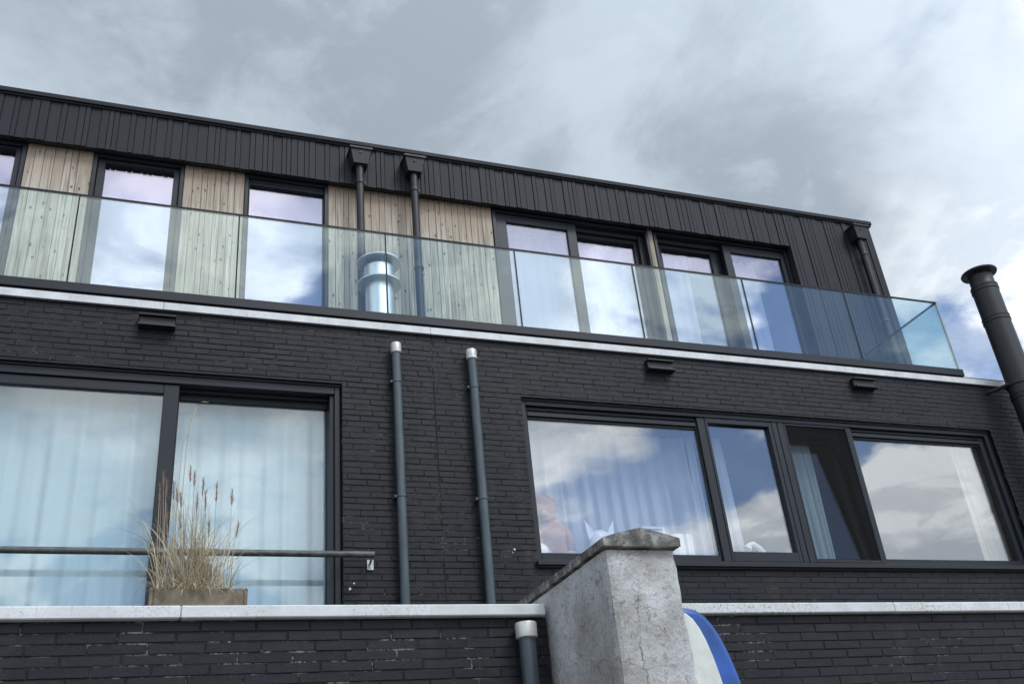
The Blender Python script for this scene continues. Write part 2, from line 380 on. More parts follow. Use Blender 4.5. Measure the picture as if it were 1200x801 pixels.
def put_bricks(bricks, y, parent, limit, view=None):
    eye = Vector((0, 0, EYE))
    key = lambda b: (Vector(((b[0]+b[1])/2, y, (b[2]+b[3])/2)) - eye).length - (b[1]-b[0])*2
    ok = lambda b: view(b) and b[3]-b[2] > CH-J-.001
    vis = [b for b in bricks if ok(b)]; rest = [b for b in bricks if not ok(b)]
    vis.sort(key=key); rest += vis[limit:]; vis = vis[:limit]
    full = BL-J; h = CH-J; shared = [MB().brick(-full/2, full/2, -h/2, h/2, 0, .03, .003+.0012*i).mesh(name='brick') for i in range(3)]
    for me in shared: me.materials.append(BRICK)
    for i, (a, c, z0, z1) in enumerate(vis):
        o = bpy.data.objects.new('brick', shared[i % 3]); COL.objects.link(o); o.parent = parent
        wpos = Vector(((a+c)/2, y+random.uniform(-.0022, .0022), (z0+z1)/2)); o.location = wpos - WL[parent.name]
        o.scale = ((c-a)/full, 1, random.uniform(.97, 1.03)); o.rotation_euler = (random.uniform(-.02, .02), random.uniform(-.0035, .0035), random.uniform(-.006, .006))
    if rest:
        mb = MB()
        for a, c, z0, z1 in rest:
            d = random.uniform(-.002, .002); e = random.uniform(-.0015, .0015); mb.brick(a, c, z0+e, z1+e, y+d)
        tag(mb.build('brick_courses', BRICK, parent), kind='stuff')
ZT = Z+4.690                                             # underside of the white band
core = wall_core(OPEN, -5.0, XR, 0.0, ZT+.1, YB+.0036, YB+.26).build('brick_wall', MORTAR, house)
bricks = lay(OPEN, -5.0, XR, Z+1.0, ZT-.004, 0, 2.448)
in_view = lambda b: -1.5 < b[1] and b[0] < 9.6 and b[2] > Z+1.95
put_bricks(bricks, YB, core, 300, in_view)
slot = MB().box(-.005, .005, -.0035, .01, -.021, .021).mesh(name='weep_slot'); slot.materials.append(FRAME_D)
for x, z in [(-.87, 4.60), (-.9, 4.135), (.07, 4.135), (.9, 4.14), (1.1, 4.60), (3.9, 4.135), (4.3, 4.135), (5.9, 4.135), (7.2, 4.135), (7.9, 4.14), (5.3, 2.30), (2.15, 3.7), (3.0, 4.52), (6.4, 4.56), (8.7, 4.15), (6.05, 2.25)]:
    o = bpy.data.objects.new('weep_slot', slot); COL.objects.link(o); o.parent = core; o.location = Vector((x, YB, Z+z)) - WL[core.name]
for x, z, rx in [(1.62, 2.19, .012), (3.12, 2.55, .012), (1.655, 2.235, .008), (3.1, 2.52, .006)]:   # filler left in old screw holes
    mb = MB(); n = 9; c = len(mb.v); mb.v.append((x, YB-.006, Z+z))
    for k in range(n):
        a = 2*math.pi*k/n; r = rx*random.uniform(.6, 1.2); mb.v.append((x+r*math.cos(a), YB-.003, Z+z+r*1.1*math.sin(a)))
    for k in range(n): mb.face(0, 1+(k+1) % n, 1+k)
    mb.build('filler_patch', SOCKET, core)
# white band, dark cover tiles, wall top
x = -5.0; bl = []
while x < XR:
    e = min(x+2.48, XR+.02); MB().box(x, e-.004, 7.965, 8.2, Z+4.700+random.uniform(-.001, .001), Z+4.772).build('band', BAND, house); x = e
    if e > XR: break
MB().box(-5.0, XR, 7.985, 8.2, ZT-.002, Z+4.7002).build('band_bed', FRAME_D, house)
tm = MB().box(-.117, .117, -.11, .11, -.011, .011).mesh(name='cover_tile'); tm.materials.append(BRICK)
x = -4.9
while x < 9.95:
    o = bpy.data.objects.new('cover_tile', tm); COL.objects.link(o); o.parent = house; o.location = Vector((x, 8.095, Z+4.784+random.uniform(-.001, .001))) - WL[house.name]; x += .2385
MB().box(-5.0, XR, 8.2, 9.5, Z+4.5, Z+4.80).build('balcony_floor', ROOFM, house)
# ---- upper storey
YC = 9.40
ZF0, ZF1 = Z+7.568, Z+8.155
clad = MB()
clad.box(-5.0, XR-.02, YC+.022, YC+.075, ZF0+.004, ZF1); clad.box(8.372, XR-.02, YC+.022, YC+.10, Z+4.802, ZF0+.004); clad.box(XR-.10, XR-.022, YC+.10, 14, Z+4.6, ZF1)
clad = clad.build('black_cladding', FRAME_D, house)
WID = [.118, .060, .112, .058, .056, .120, .080, .058, .072, .118, .056, .112, .066, .092]
x = -5.0; i = 0
while x < XR-.01:
    wd = WID[i % 14]*random.uniform(.92, 1.08) if i % 5 else random.choice(WID); e = min(x+wd, XR)
    if x < 8.372 < e: e = 8.372
    z0 = Z+4.805 if x >= 8.371 else ZF0
    yy = YC + (.004 if wd > .1 else -.004) + random.uniform(-.002, .002)
    MB().box(x+.0045, e-.0045, yy, YC+.0225, z0, ZF1-.001).build('board', CLAD, clad, base=(x, YC, z0)); x = e; i += 1
y = YC+.03
while y < 13.8:                                           # side wall boards
    wd = random.choice(WID); MB().box(XR-.021, XR+.002+random.uniform(-.003, .003), y, y+wd-.007, Z+4.805, ZF1-.001).build('board', CLAD, clad, base=(XR, y, Z+4.805)); y += wd
trim = MB().box(-5.0, XR+.035, YC-.042, YC+.12, ZF1+.012, Z+8.228).box(-5.0, XR+.03, YC-.02, YC+.1, ZF1-.012, ZF1+.012); trim.box(XR-.06, XR+.035, YC+.12, 14, ZF1+.012, Z+8.228)
trim.build('roof_trim', plain('roof_trim_metal', (.016, .018, .023), .6, 0, .15, 4, 0, .2), house, bevel=.004)
MB().box(-5.0, XR-.06, YC+.08, 14, Z+8.05, Z+8.20).build('roof', ROOFM, house)
MB().box(-5.0, 8.372, YC+.075, YC+.125, ZF0+.03, ZF0+.10).build('soffit', FRAME_D, house)
YW = 9.52
STR = [(-5.0, -2.622), (-1.625, -.945), (.040, .722), (1.712, 3.825), (6.105, 6.180)]
for a, c in STR:
    timber = MB().box(a, c, YW+.022, YW+.07, Z+4.81, ZF0+.03).build('timber_panel', FRAME_D, house)
    x = a
    while x < c-.004:
        wd = random.choice([.07, .085, .095, .105, .06]); e = x+wd
        if c-e < .05: e = c
        yy = YW+random.uniform(-.003, .003)
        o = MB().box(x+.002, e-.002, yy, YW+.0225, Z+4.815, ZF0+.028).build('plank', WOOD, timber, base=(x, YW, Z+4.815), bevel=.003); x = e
# ---- glazing helpers
def pane(parent, x0, x1, z0, z1, y, g, th=.012):
    return MB().box(x0, x1, y, y+th, z0, z1).build('pane', g, parent)
def vent(parent, x0, x1, z, y):                           # slotted ventilator along the head of a pane
    mb = MB().box(x0, x1, y, y+.05, z+.030, z+.075).box(x0, x1, y+.006, y+.05, z, z+.012); mb.box(x0+.02, x1-.02, y+.03, y+.05, z+.012, z+.030)
    v = mb.build('ventilator', FRAME, parent, bevel=.003); return v
# ---- sliding door on the first floor
dx0, dx1, dz0, dz1 = OPEN[0]
door = MB().rect(dx0, dx1-.010, dz0, dz1-.02, .09, .05, .06, .072, 8.045, 8.30).box(dx1-.060-.04, dx1-.060, 8.075, 8.30, dz0, dz1-.092)
door = door.build('sliding_door', FRAME, house, bevel=.004)
MB().box(dx0, dx1, 8.03, 8.26, dz1-.019, dz1-.002).build('head_gasket', FRAME_D, door)
lf = MB().rect(-2.0, .150, dz0+.065, dz1-.098, .13, .128, .09, .088, 8.066, 8.135).build('leaf_frame', FRAME, door, bevel=.004)
pane(door, -1.87, .022, dz0+.155, dz1-.186, 8.095, G_WIN)
rf = MB().rect(.10, 1.50, dz0+.065, dz1-.098, .06, .035, .07, .078, 8.20, 8.26).build('leaf_frame', FRAME, door, bevel=.004)
pane(door, .16, 1.465, dz0+.135, dz1-.176, 8.225, G_WIN)
MB().box(.15, 1.46, 8.15, 8.19, dz1-.120, dz1-.098).build('track', FRAME_D, door)
# ---- long window on the first floor
wx0, wx1, wz0, wz1 = OPEN[1]
win = MB().rect(wx0+.008, wx1-.008, wz0, wz1-.020, .050, .060, .05, .045, 8.045, 8.22)
win.box(5.335, 5.425, 8.06, 8.22, wz0+.05, wz1-.065); win.box(6.262, 6.328, 8.052, 8.22, wz0+.05, wz1-.065); win.box(6.336, 6.412, 8.052, 8.22, wz0+.05, wz1-.065); win.box(7.262, 7.318, 8.060, 8.22, wz0+.05, wz1-.065)
win = win.build('long_window', FRAME, house, bevel=.004)
MB().box(wx0, wx1, 8.03, 8.26, wz1-.019, wz1-.002).box(6.328, 6.336, 8.07, 8.2, wz0+.05, wz1-.065).build('head_gasket', FRAME_D, win)
MB().box(wx0-.02, wx1+.02, 7.945, 8.05, wz0-.032, wz0+.012).build('sill', FRAME, win, bevel=.004)
MB().box(wx0-.01, wx1+.01, 7.975, 8.02, wz0-.045, wz0-.032).build('sill_gasket', FRAME_D, win)
MB().rect(3.395, 5.333, wz0+.052, wz1-.068, .022, .012, .070, .030, 8.085, 8.16).build('sash', FRAME, win, bevel=.003)
vent(win, 3.418, 5.320, Z+3.905, 8.078); pane(win, 3.417, 5.321, Z+2.550, Z+3.903, 8.105, G_LONG)
MB().rect(5.427, 6.258, wz0+.053, wz1-.068, .030, .042, .10, .055, 8.055, 8.14).build('sash', FRAME, win, bevel=.003)
pane(win, 5.455, 6.218, Z+2.580, Z+3.962, 8.100, G_LONG)
scr = MB().rect(6.414, 7.260, wz0+.053, wz1-.068, .022, .022, .03, .022, 8.053, 8.085).build('screen_frame', FRAME, win, bevel=.003)
MB().box(6.436, 7.238, 8.066, 8.0665, wz0+.083, wz1-.090).build('insect_screen', SCREEN, scr)
tl = empty('open_sash', (6.85, 8.17, wz0+.06))
# the sash behind the screen stands tilted inwards
tl.parent = win; tl.location = Vector((6.85, 8.17, wz0+.06)) - WL[win.name]
sash = MB().rect(6.45, 7.23, wz0+.06, wz1-.09, .07, .07, .07, .07, 8.17, 8.23)
sash = sash.build('tilted_sash', FRAME, win, base=(6.85, 8.17, wz0+.06), bevel=.003); sash.rotation_euler.x = -.10
ps = MB().box(6.52, 7.16, 8.19, 8.205, wz0+.13, wz1-.16).build('pane', G_WIN, sash, base=(6.85, 8.17, wz0+.06)); ps.location = (0, 0, 0)
bpy.data.objects.remove(tl)
MB().rect(7.318, 9.263, wz0+.052, wz1-.068, .012, .075, .055, .030, 8.085, 8.16).build('sash', FRAME, win, bevel=.003)
vent(win, 7.330, 9.180, Z+3.912, 8.078); pane(win, 7.329, 9.189, Z+2.536, Z+3.910, 8.105, G_LONG)
# ---- upper windows
zb = Z+4.83; zt = ZF0+.02
def fixed_window(x0, x1, gx0, gx1, gz, with_vent=False):
    wn = MB().rect(x0, x1, zb, zt, .045, .045, .05, .05, 9.505, 9.66).build('upper_window', FRAME, house, bevel=.004)
    MB().rect(x0+.052, x1-.052, zb+.057, zt-.057, gx0-x0-.052, x1-.052-gx1, .08, zt-.057-gz, 9.540, 9.63).build('sash', FRAME, wn, bevel=.004)
    MB().rect(x0+.045, x1-.045, zb+.05, zt-.05, .007, .007, .007, .007, 9.56, 9.64).build('gasket', FRAME_D, wn)
    pane(wn, gx0, gx1, zb+.137, gz, 9.585, G_UP)
    if with_vent: vent(wn, gx0+.01, gx1-.01, gz+.004, 9.533)
    return wn
fixed_window(-2.62, -1.627, -2.49, -1.735, Z+7.505)
fixed_window(-.943, .038, -.812, -.078, Z+7.493)
fixed_window(.724, 1.710, .785, 1.657, Z+7.455, True)
def slider(x0, x1, front, fx0, fx1, bx0, bx1):
    wn = MB().rect(x0, x1, zb, zt-.015, .045, .040, .05, .035, 9.505, 9.78).build('upper_sliding_door', FRAME, house, bevel=.004)
    a, c, ga, gc = front
    MB().rect(a, c, zb+.055, zt-.055, ga-a, c-gc, .09, zt-.055-(Z+7.416), 9.535, 9.60).build('leaf_frame', FRAME, wn, bevel=.004)
    pane(wn, ga, gc, zb+.145, Z+7.416, 9.565, G_UP)
    MB().rect(fx0, fx1, zb+.055, zt-.115, bx0-fx0, fx1-bx1, .09, .055, 9.655, 9.72).build('leaf_frame', FRAME, wn, bevel=.004)
    pane(wn, bx0, bx1, zb+.145, zt-.17, 9.685, G_UP)
    MB().box(x0+.045, x1-.04, 9.61, 9.78, zt-.11, zt-.052).build('track', FRAME_D, wn)
    return wn
slider(3.832, 6.100, (3.880, 5.022, 4.030, 4.893), 4.95, 5.99, 5.06, 5.935)
slider(6.185, 8.366, (7.295, 8.328, 7.418, 8.262), 6.235, 7.36, 6.36, 7.150)
MB().box(8.3725, 8.3745, YC+.10, 9.66, zb, zt).build('reveal', FRAME_D, house)
MB().box(5.99, 6.06, 9.60, 9.75, zb+.05, zt-.06).build('jamb_filler', FRAME_D, house)
# ---- rooms behind the glass
def room(x0, x1, y0, y1, z0, z1):
    mb = MB(); mb.v = [(x0,y0,z0),(x1,y0,z0),(x1,y1,z0),(x0,y1,z0),(x0,y0,z1),(x1,y0,z1),(x1,y1,z1),(x0,y1,z1)]
    for q in ((0,1,2,3),(7,6,5,4),(3,2,6,7),(1,5,6,2),(0,3,7,4)): mb.face(*q)
    mb.build('room', ROOMW, house)
room(-4.9, 2.3, 8.262, 12.5, Z+1.65, Z+4.3); room(2.6, 9.9, 8.262, 12.5, Z+1.65, Z+4.3); room(-4.9, 9.8, 9.79, 13.5, Z+4.72, Z+7.9)
MB().box(-4.9, 9.8, 9.665, 9.80, ZF0-.0, Z+8.0).box(-4.9, 9.8, 9.665, 9.80, Z+4.5, zb).build('lintel', FRAME_D, house)
inner = MB()
for a, c in [(-4.9, -2.62), (-1.627, -.943), (.038, .724), (1.71, 3.832), (6.1, 6.185), (8.366, 9.85)]: inner.box(a, c, 9.60, 9.80, zb, ZF0)
inner.build('inner_wall', FRAME_D, house)
MB().box(wx0-.1, wx1+.1, 8.262, 8.46, wz0+.05, wz0+.10).build('inner_sill', ROOMW, house)

# ------------------------------------------------------------------ curtains
def curtain(name, x0, x1, z0, z1, y, amp, folds, m, label, group=None, spread=0., nx=None):
    nx = nx or max(24, int(folds*14)); nz = 10; mb = MB(); ph = [random.uniform(0, 6.28) for _ in range(6)]
    for j in range(nz+1):
        v = j/nz
        for i in range(nx+1):
            u = i/nx; a = u*folds*2*math.pi
            wv = math.sin(a + .9*math.sin(u*7+ph[0])) * .65 + .35*math.sin(a*.37+ph[1]) + .25*math.sin(a*1.9+ph[2]+v*.6)
            mb.v.append((x0+(x1-x0)*u + .01*math.sin(a*.5+v*2+ph[3]) + spread*(1-v)*(u-.5), y + amp*wv*(1-.25*v) , z0+(z1-z0)*v))
    for j in range(nz):
        for i in range(nx): k = j*(nx+1)+i; mb.face(k, k+1, k+nx+2, k+nx+1, smooth=True)
    return tag(mb.build(name, m, None, base=((x0+x1)/2, y, z0)) , label, 'curtain', group)
curtain('curtain', -2.1, .06, Z+1.68, Z+4.05, 8.34, .024, 11, CURT, 'pale full-length curtain behind the sliding door leaf that reaches past the grass')
curtain('curtain', .12, 1.53, Z+1.68, Z+4.05, 8.40, .024, 8, CURT, 'pale full-length curtain behind the narrow sliding door leaf next to the downpipes')
curtain('curtain', 3.30, 5.40, Z+2.50, Z+3.98, 8.50, .04, 14, SHEER, 'sheer gathered curtain behind the plush bear in the long window')
curtain('curtain', 5.44, 5.86, Z+2.50, Z+4.02, 8.52, .03, 4, SHEER, 'sheer curtain drawn half open beside the white desk lamp', spread=.12)
curtain('curtain', 6.58, 6.97, Z+2.50, Z+4.02, 8.40, .02, 5, CURT, 'narrow sheer curtain behind the insect screen')
curtain('curtain', 8.92, 9.34, Z+2.50, Z+4.02, 8.30, .03, 4, BEIGE, 'beige curtain bunched at the end of the long window by the black flue')
for a, c, nm in [(-2.55, -1.66, 'timber panel cut off by the picture edge'), (-.90, 0., 'x'), (.76, 1.68, 'x')]: pass
curtain('blind', -2.56, -1.66, Z+4.85, Z+7.52, 9.70, .004, 3, BLIND, 'pale blind in the upper window at the far end of the timber panels')['category'] = 'blind'
curtain('blind', -.90, 0., Z+4.85, Z+7.52, 9.70, .004, 3, BLIND, 'pale blind in the upper window between two narrow timber panels, without ventilator')['category'] = 'blind'
curtain('blind', .76, 1.68, Z+4.85, Z+7.50, 9.70, .004, 3, BLIND, 'pale blind in the upper window with a ventilator slot')['category'] = 'blind'
curtain('curtain', 3.90, 4.98, Z+4.85, Z+7.46, 9.82, .03, 6, CURT, 'pale curtain in the upper sliding door leaf next to the wide timber panel')
curtain('curtain', 5.00, 6.02, Z+4.85, Z+7.42, 9.84, .03, 6, CURT, 'pale curtain in the recessed upper leaf before the thin timber strip')
curtain('curtain', 6.24, 6.86, Z+4.85, Z+7.42, 9.84, .03, 4, CURT, 'pale curtain half drawn in the recessed upper leaf after the thin timber strip')
curtain('curtain', 7.34, 7.98, Z+4.85, Z+7.46, 9.82, .03, 4, CURT, 'pale curtain half drawn in the upper leaf beside the black boards')

# ------------------------------------------------------------------ glass balustrade
YG = 7.98
bal = tag(empty('glass_balustrade', (4, YG, Z+4.79)), 'frameless green-tinted glass balustrade with a thin dark top edge along the balcony', 'balustrade')
dY = .02
jx = [-5.18, -3.74, -2.30, -.862, .572, 2.022, 3.434, 4.848, 6.283, 7.733, 9.170]
for a, c in zip(jx, jx[1:]):
    MB().box(a+.007, c-.007, YG-.0085+dY, YG+.0085+dY, Z+4.84, Z+5.85).build('glass_panel', G_RAIL, bal)
for a in jx[1:-1]: MB().box(a-.0065, a+.0065, YG+dY-.009, YG+dY+.009, Z+4.885, Z+5.85).build('panel_joint', G_EDGE, bal)
MB().box(-5.18, 9.176, YG+dY-.011, YG+dY+.011, Z+5.851, Z+5.868).build('top_edge', G_EDGE, bal)
MB().box(-5.18, 9.19, YG+dY-.042, YG+dY+.06, Z+4.797, Z+4.887).build('base_channel', FRAME, bal, bevel=.003)
XG = 9.170
MB().box(XG-.0085, XG+.0085, YG+dY+.012, YC+.0, Z+4.84, Z+5.85).build('glass_panel', G_RAIL, bal)
MB().box(XG-.011, XG+.011, YG+dY+.012, YC, Z+5.851, Z+5.868).build('top_edge', G_EDGE, bal)
MB().box(XG-.009, XG+.009, YG+dY-.009, YG+dY+.009, Z+4.887, Z+5.85).build('corner_edge', plain('clear_edge', (.30, .36, .36), .3), bal)
MB().box(XG-.05, XG+.0195, YG+dY+.061, YC, Z+4.803, Z+4.885).build('base_channel', FRAME, bal, bevel=.003)

# ------------------------------------------------------------------ downpipes
def pipe_with_hopper(x, label, x_low=None):
    p = tag(empty('downpipe', (x, YC-.08, Z+4.82)), label, 'downpipe', None)
    y0, y1 = YC-.20, YC-.006; w0, w1 = .128, .090; zt_, zb_ = Z+8.0, Z+7.775
    mb = MB(); mb.v = [(x-w1,y0+.03,zb_),(x+w1,y0+.03,zb_),(x+w1,y1,zb_),(x-w1,y1,zb_),(x-w0,y0,zt_-.03),(x+w0,y0,zt_-.03),(x+w0,y1,zt_-.03),(x-w0,y1,zt_-.03)]
    for q in ((0,3,2,1),(4,5,6,7),(0,1,5,4),(1,2,6,5),(2,3,7,6),(3,0,4,7)): mb.face(*q)
    h = mb.build('hopper', PIPE_B, p, bevel=.004)
    MB().box(x-w0-.015, x+w0+.015, y0-.018, y1, zt_-.029, zt_).build('hopper_rim', PIPE_B, h, bevel=.004)
    mb = MB(); mb.tube([(x-.005, y0-.001, zt_-.075), (x-.005, y0+.02, zt_-.075)], .017, 10); mb.build('overflow_hole', FRAME_D, h)
    yp = YC-.095
    MB().ring([(.047, 4.82+Z), (.047, zb_+.01)], 20, (x, yp, 0)).build('pipe', PIPE_B, p)
    for zc_ in (Z+7.50, Z+6.35, Z+5.2):
        k = MB().ring([(.050, 0), (.054, .006), (.054, .05), (.050, .056)], 20, (x, yp, zc_)).build('collar', PIPE_B, p)
        MB().box(x+.045, x+.065, yp-.012, yp+.1, zc_+.012, zc_+.045).build('clip', PIPE_B, k)
    return p
pipe_with_hopper(2.06, 'black downpipe with hopper passing behind the stainless flue')
pipe_with_hopper(2.745, 'black downpipe with hopper on bare timber planks clear of the stainless flue')
pipe_with_hopper(9.60, 'black downpipe with hopper on the black boards at the roof corner')
def wall_pipe(x, ztop, zbot, y, r, label, sock=.105, rs=1.22):
    p = tag(empty('downpipe', (x, y, zbot)), label, 'downpipe')
    MB().ring([(r, zbot), (r, ztop-sock*.6)], 24, (x, y, 0)).build('pipe', PIPE, p)
    MB().ring([(r*1.02, ztop-sock), (r*rs, ztop-sock+.006), (r*rs, ztop-.006), (r*(rs-.05), ztop), (r*.9, ztop), (r*.88, ztop-.05)], 24, (x, y, 0), cap0=True, cap1=True).build('socket', SOCKET, p)
    for dz in (.42, 1.55) if ztop-zbot > 2.5 and zbot > 2 else ():
        k = MB().ring([(r*1.01, 0), (r*1.14, .005), (r*1.14, .022), (r*1.01, .027)], 24, (x, y, ztop-dz)).build('collar', PIPE, p)
        MB().box(x-r-.022, x-r*.9, y-.01, y+r+.02, ztop-dz+.002, ztop-dz+.024).build('clip', PIPE, k)
    return p
wall_pipe(2.072, Z+4.530, Z+1.26, 7.93, .042, 'grey downpipe with pale socket on black brick, nearer the sliding door')
wall_pipe(2.830, Z+4.530, Z+1.26, 7.93, .044, 'grey downpipe with pale socket on black brick, nearer the long window')

# ------------------------------------------------------------------ wall vents under the band
for x, lab in [(-.085, 'black louvred wall vent above the sliding door'), (4.945, 'black louvred wall vent above the long window, below the glass'), (7.595, 'black louvred wall vent high on the wall towards the black flue')]:
    v = tag(empty('wall_vent', (x, YB, Z+4.48)), lab, 'vent')
    MB().box(x-.148, x+.148, 7.945, 7.998, Z+4.515, Z+4.60).build('housing', PIPE_B, v, bevel=.003)
    MB().box(x-.155, x+.155, 7.91, 7.997, Z+4.601, Z+4.613).build('hood', PIPE_B, v)
    MB().box(x-.155, x+.155, 7.90, 7.996, Z+4.495, Z+4.514).build('louvre', PIPE_B, v)

# ------------------------------------------------------------------ stainless flue behind the glass
fl = tag(empty('stainless_flue', (2.165, 8.9, Z+4.80)), 'stainless steel flue with two disc collars standing behind the balcony glass', 'flue')
c = (2.165, 8.9, 0)
MB().ring([(.155, Z+4.80), (.155, Z+5.80)], 40, c).build('pipe', STEEL, fl)
MB().ring([(.155, Z+5.795), (.243, Z+5.80), (.246, Z+5.812), (.160, Z+5.85)], 40, c).build('disc', STEEL, fl)
MB().ring([(.163, Z+5.86), (.163, Z+6.02), (.150, Z+6.02), (.150, Z+5.87)], 40, c).build('shroud', STEEL, fl)
MB().ring([(.06, Z+6.075), (.243, Z+6.08), (.246, Z+6.092), (.06, Z+6.15)], 40, c).build('rain_cap', STEEL, fl)
for a in range(3):
    an = a*2.09+.6; MB().tube([(c[0]+.15*math.cos(an), c[1]+.15*math.sin(an), Z+5.84), (c[0]+.15*math.cos(an), c[1]+.15*math.sin(an), Z+6.085)], .006, 6).build('cap_strut', STEEL, fl)

# ------------------------------------------------------------------ black flue at the corner
bf = tag(empty('black_flue', (9.735, 7.70, Z+1.25)), 'tall black metal flue with rain cap clamped to the corner of the brick wall', 'flue')
c = (9.735, 7.70, 0); R0 = .158
MB().ring([(R0, Z+1.25), (R0, Z+5.98)], 40, c).build('pipe', PIPE_B, bf)
for zz_ in (Z+5.90, Z+5.45, Z+4.40, Z+3.3, Z+2.2):
    MB().ring([(R0, 0), (R0+.008, .004), (R0+.008, .03), (R0+.003, .034), (R0+.003, .05), (R0+.008, .054), (R0+.008, .075), (R0, .079)], 40, (c[0], c[1], zz_)).build('locking_band', PIPE_B, bf)
MB().ring([(R0, Z+5.97), (R0-.012, Z+6.0), (R0-.012, Z+6.12), (R0-.02, Z+6.12), (R0-.02, Z+6.0)], 40, c).build('neck', PIPE_B, bf)
MB().ring([(.10, Z+6.172), (.215, Z+6.165), (.22, Z+6.18), (.215, Z+6.19), (.02, Z+6.215)], 40, c).build('rain_cap', PIPE_B, bf)
for a in range(4):
    an = a*1.57+.5; MB().tube([(c[0]+.13*math.cos(an), c[1]+.13*math.sin(an), Z+6.1), (c[0]+.13*math.cos(an), c[1]+.13*math.sin(an), Z+6.175)], .01, 6).build('cap_strut', PIPE_B, bf)
MB().ring([(R0+.002, Z+4.57), (R0+.014, Z+4.575), (R0+.014, Z+4.62), (R0+.002, Z+4.625)], 40, c).build('clamp', PIPE_B, bf)
for sx in (-1, 1): MB().tube([(9.735+sx*.15, 7.70, Z+4.6), (9.735+sx*.19, 7.85, Z+4.6), (9.735+sx*.24, 8.0, Z+4.6)], .024, 8).build('clamp_arm', PIPE_B, bf)

# ------------------------------------------------------------------ flat roof of the extension and its parapet walls
MB().box(-5.0, 10, 5.70, 8.0, Z+1.0, Z+1.24).build('flat_roof', ROOFM); tag(bpy.data.objects['flat_roof'], kind='structure')
def parapet(x0, x1, label, cmat, dz, ends):
    w_ = tag(empty('parapet_wall', ((x0+x1)/2, 5.5, 0)), label, 'wall')
    cr = MB().box(x0, x1, 5.5036, 5.72, 0, Z+1.335).build('wall_core', MORTAR_A, w_)
    br = lay([], x0, x1, .0, Z+1.330, .11 if dz else .02)
    put_bricks(br, 5.5, cr, 300, lambda b: b[2] > Z+.62 and -1.3 < b[1] and b[0] < 6.6)
    x = x0
    for e in ends:
        MB().box(x+.001, e-.002, 5.45, 5.76, Z+1.338+dz, Z+1.405+dz).build('coping', cmat, w_, bevel=.006); x = e
    return w_
parapet(-4.6, 2.305, 'black brick parapet wall with clean pale metal coping in front of the grass planter', COPING, 0., [-2.2, .2, 2.29])
parapet(2.765, 8.6, 'black brick parapet wall with lichen-speckled coping beside the paddleboard', COPING_L, 0., [4.9, 8.6])
for x, z in [(-.05, 1.285-.075), (1.03, 1.21), (4.05, 1.18), (1.75, 1.12)]: pass
wall_pipe(2.140, Z+1.285, 0.0, 5.425, .050, 'grey downpipe with pale socket under the coping beside the concrete dividing wall', .092, 1.30)

# ------------------------------------------------------------------ concrete dividing wall with a saddle cap
fin = tag(empty('dividing_wall', (2.54, 5.0, 0)), 'weathered concrete dividing wall with mossy saddle-back cap between the parapets', 'wall')
def rough_box(x0, x1, y0, y1, z0, z1, nx, ny, nz, amp, seed):
    from mathutils import noise as mn
    bm = bmesh.new(); grid = {}
    def vert(i, j, k):
        if (i, j, k) not in grid:
            p = Vector((x0+(x1-x0)*i/nx, y0+(y1-y0)*j/ny, z0+(z1-z0)*k/nz))
            n = (sum(mn.noise(p*f+Vector((seed, 0, 0)))*a for f, a in ((3, 1), (9, .6), (24, .35))))*amp
            c = Vector(((x0+x1)/2-p.x, 0, 0)).normalized() if i in (0, nx) else Vector((0, 0, 0))
            d = Vector((0, 1 if j == 0 else 0, 0)); p = p + (c+d)*(n+amp*.4)
            ed = (i in (0, nx)) + (j in (0, ny)) + (k in (0, nz))
            if ed >= 2 and i in (0, nx) and j == 0: p += (c+d)*.010        # worn arris
            if k == nz: p.z += n*.5
            grid[i, j, k] = bm.verts.new(p)
        return grid[i, j, k]
    def q(a, b_, c_, d_): f = bm.faces.new((a, b_, c_, d_)); f.smooth = False
    for i in range(nx):
        for k in range(nz): q(vert(i,0,k), vert(i+1,0,k), vert(i+1,0,k+1), vert(i,0,k+1)); q(vert(i+1,ny,k), vert(i,ny,k), vert(i,ny,k+1), vert(i+1,ny,k+1))
    for j in range(ny):
        for k in range(nz): q(vert(0,j+1,k), vert(0,j,k), vert(0,j,k+1), vert(0,j+1,k+1)); q(vert(nx,j,k), vert(nx,j+1,k), vert(nx,j+1,k+1), vert(nx,j,k+1))
    for i in range(nx):
        for j in range(ny): q(vert(i,j,nz), vert(i+1,j,nz), vert(i+1,j+1,nz), vert(i,j+1,nz))
    return bm
def bm_build(bm, name, m, parent):
    me = bpy.data.meshes.new(name); b0 = WL[parent.name]
    for v in bm.verts: v.co -= b0
    bm.to_mesh(me); bm.free(); return link(name, me, m, parent, tuple(b0))
bm_build(rough_box(2.310, 2.752, 4.60, 7.98, Z+.1, Z+1.476, 12, 70, 40, .010, 3.), 'body', CONC, fin)
MB().box(2.325, 2.735, 4.63, 7.98, 0, Z+.12).build('base', CONC, fin)
def cap_mesh():
    from mathutils import noise as mn
    bm = bmesh.new(); prof = [(-.234, .004), (-.236, .048), (-.12, .080), (0, .106), (.12, .080), (.233, .050), (.231, .004), (.12, -.004), (0, -.004), (-.12, -.004)]
    ys = [4.57+(7.98-4.57)*k/60 for k in range(61)]; rows = []
    for y_ in ys:
        row = []
        for px, pz in prof:
            p = Vector((2.531+px, y_, Z+1.486+pz)); n = mn.noise(p*6)*.006+mn.noise(p*18)*.005
            row.append(bm.verts.new(p+Vector((n, n, n*.8))))
        rows.append(row)
    for a, b_ in zip(rows, rows[1:]):
        for k in range(len(prof)): k2 = (k+1) % len(prof); bm.faces.new((a[k], a[k2], b_[k2], b_[k]))
    bm.faces.new(list(reversed(rows[0]))); bm.faces.new(rows[-1]); return bm
bm = cap_mesh(); bmesh.ops.recalc_face_normals(bm, faces=bm.faces); bm_build(bm, 'cap', CAPM, fin)
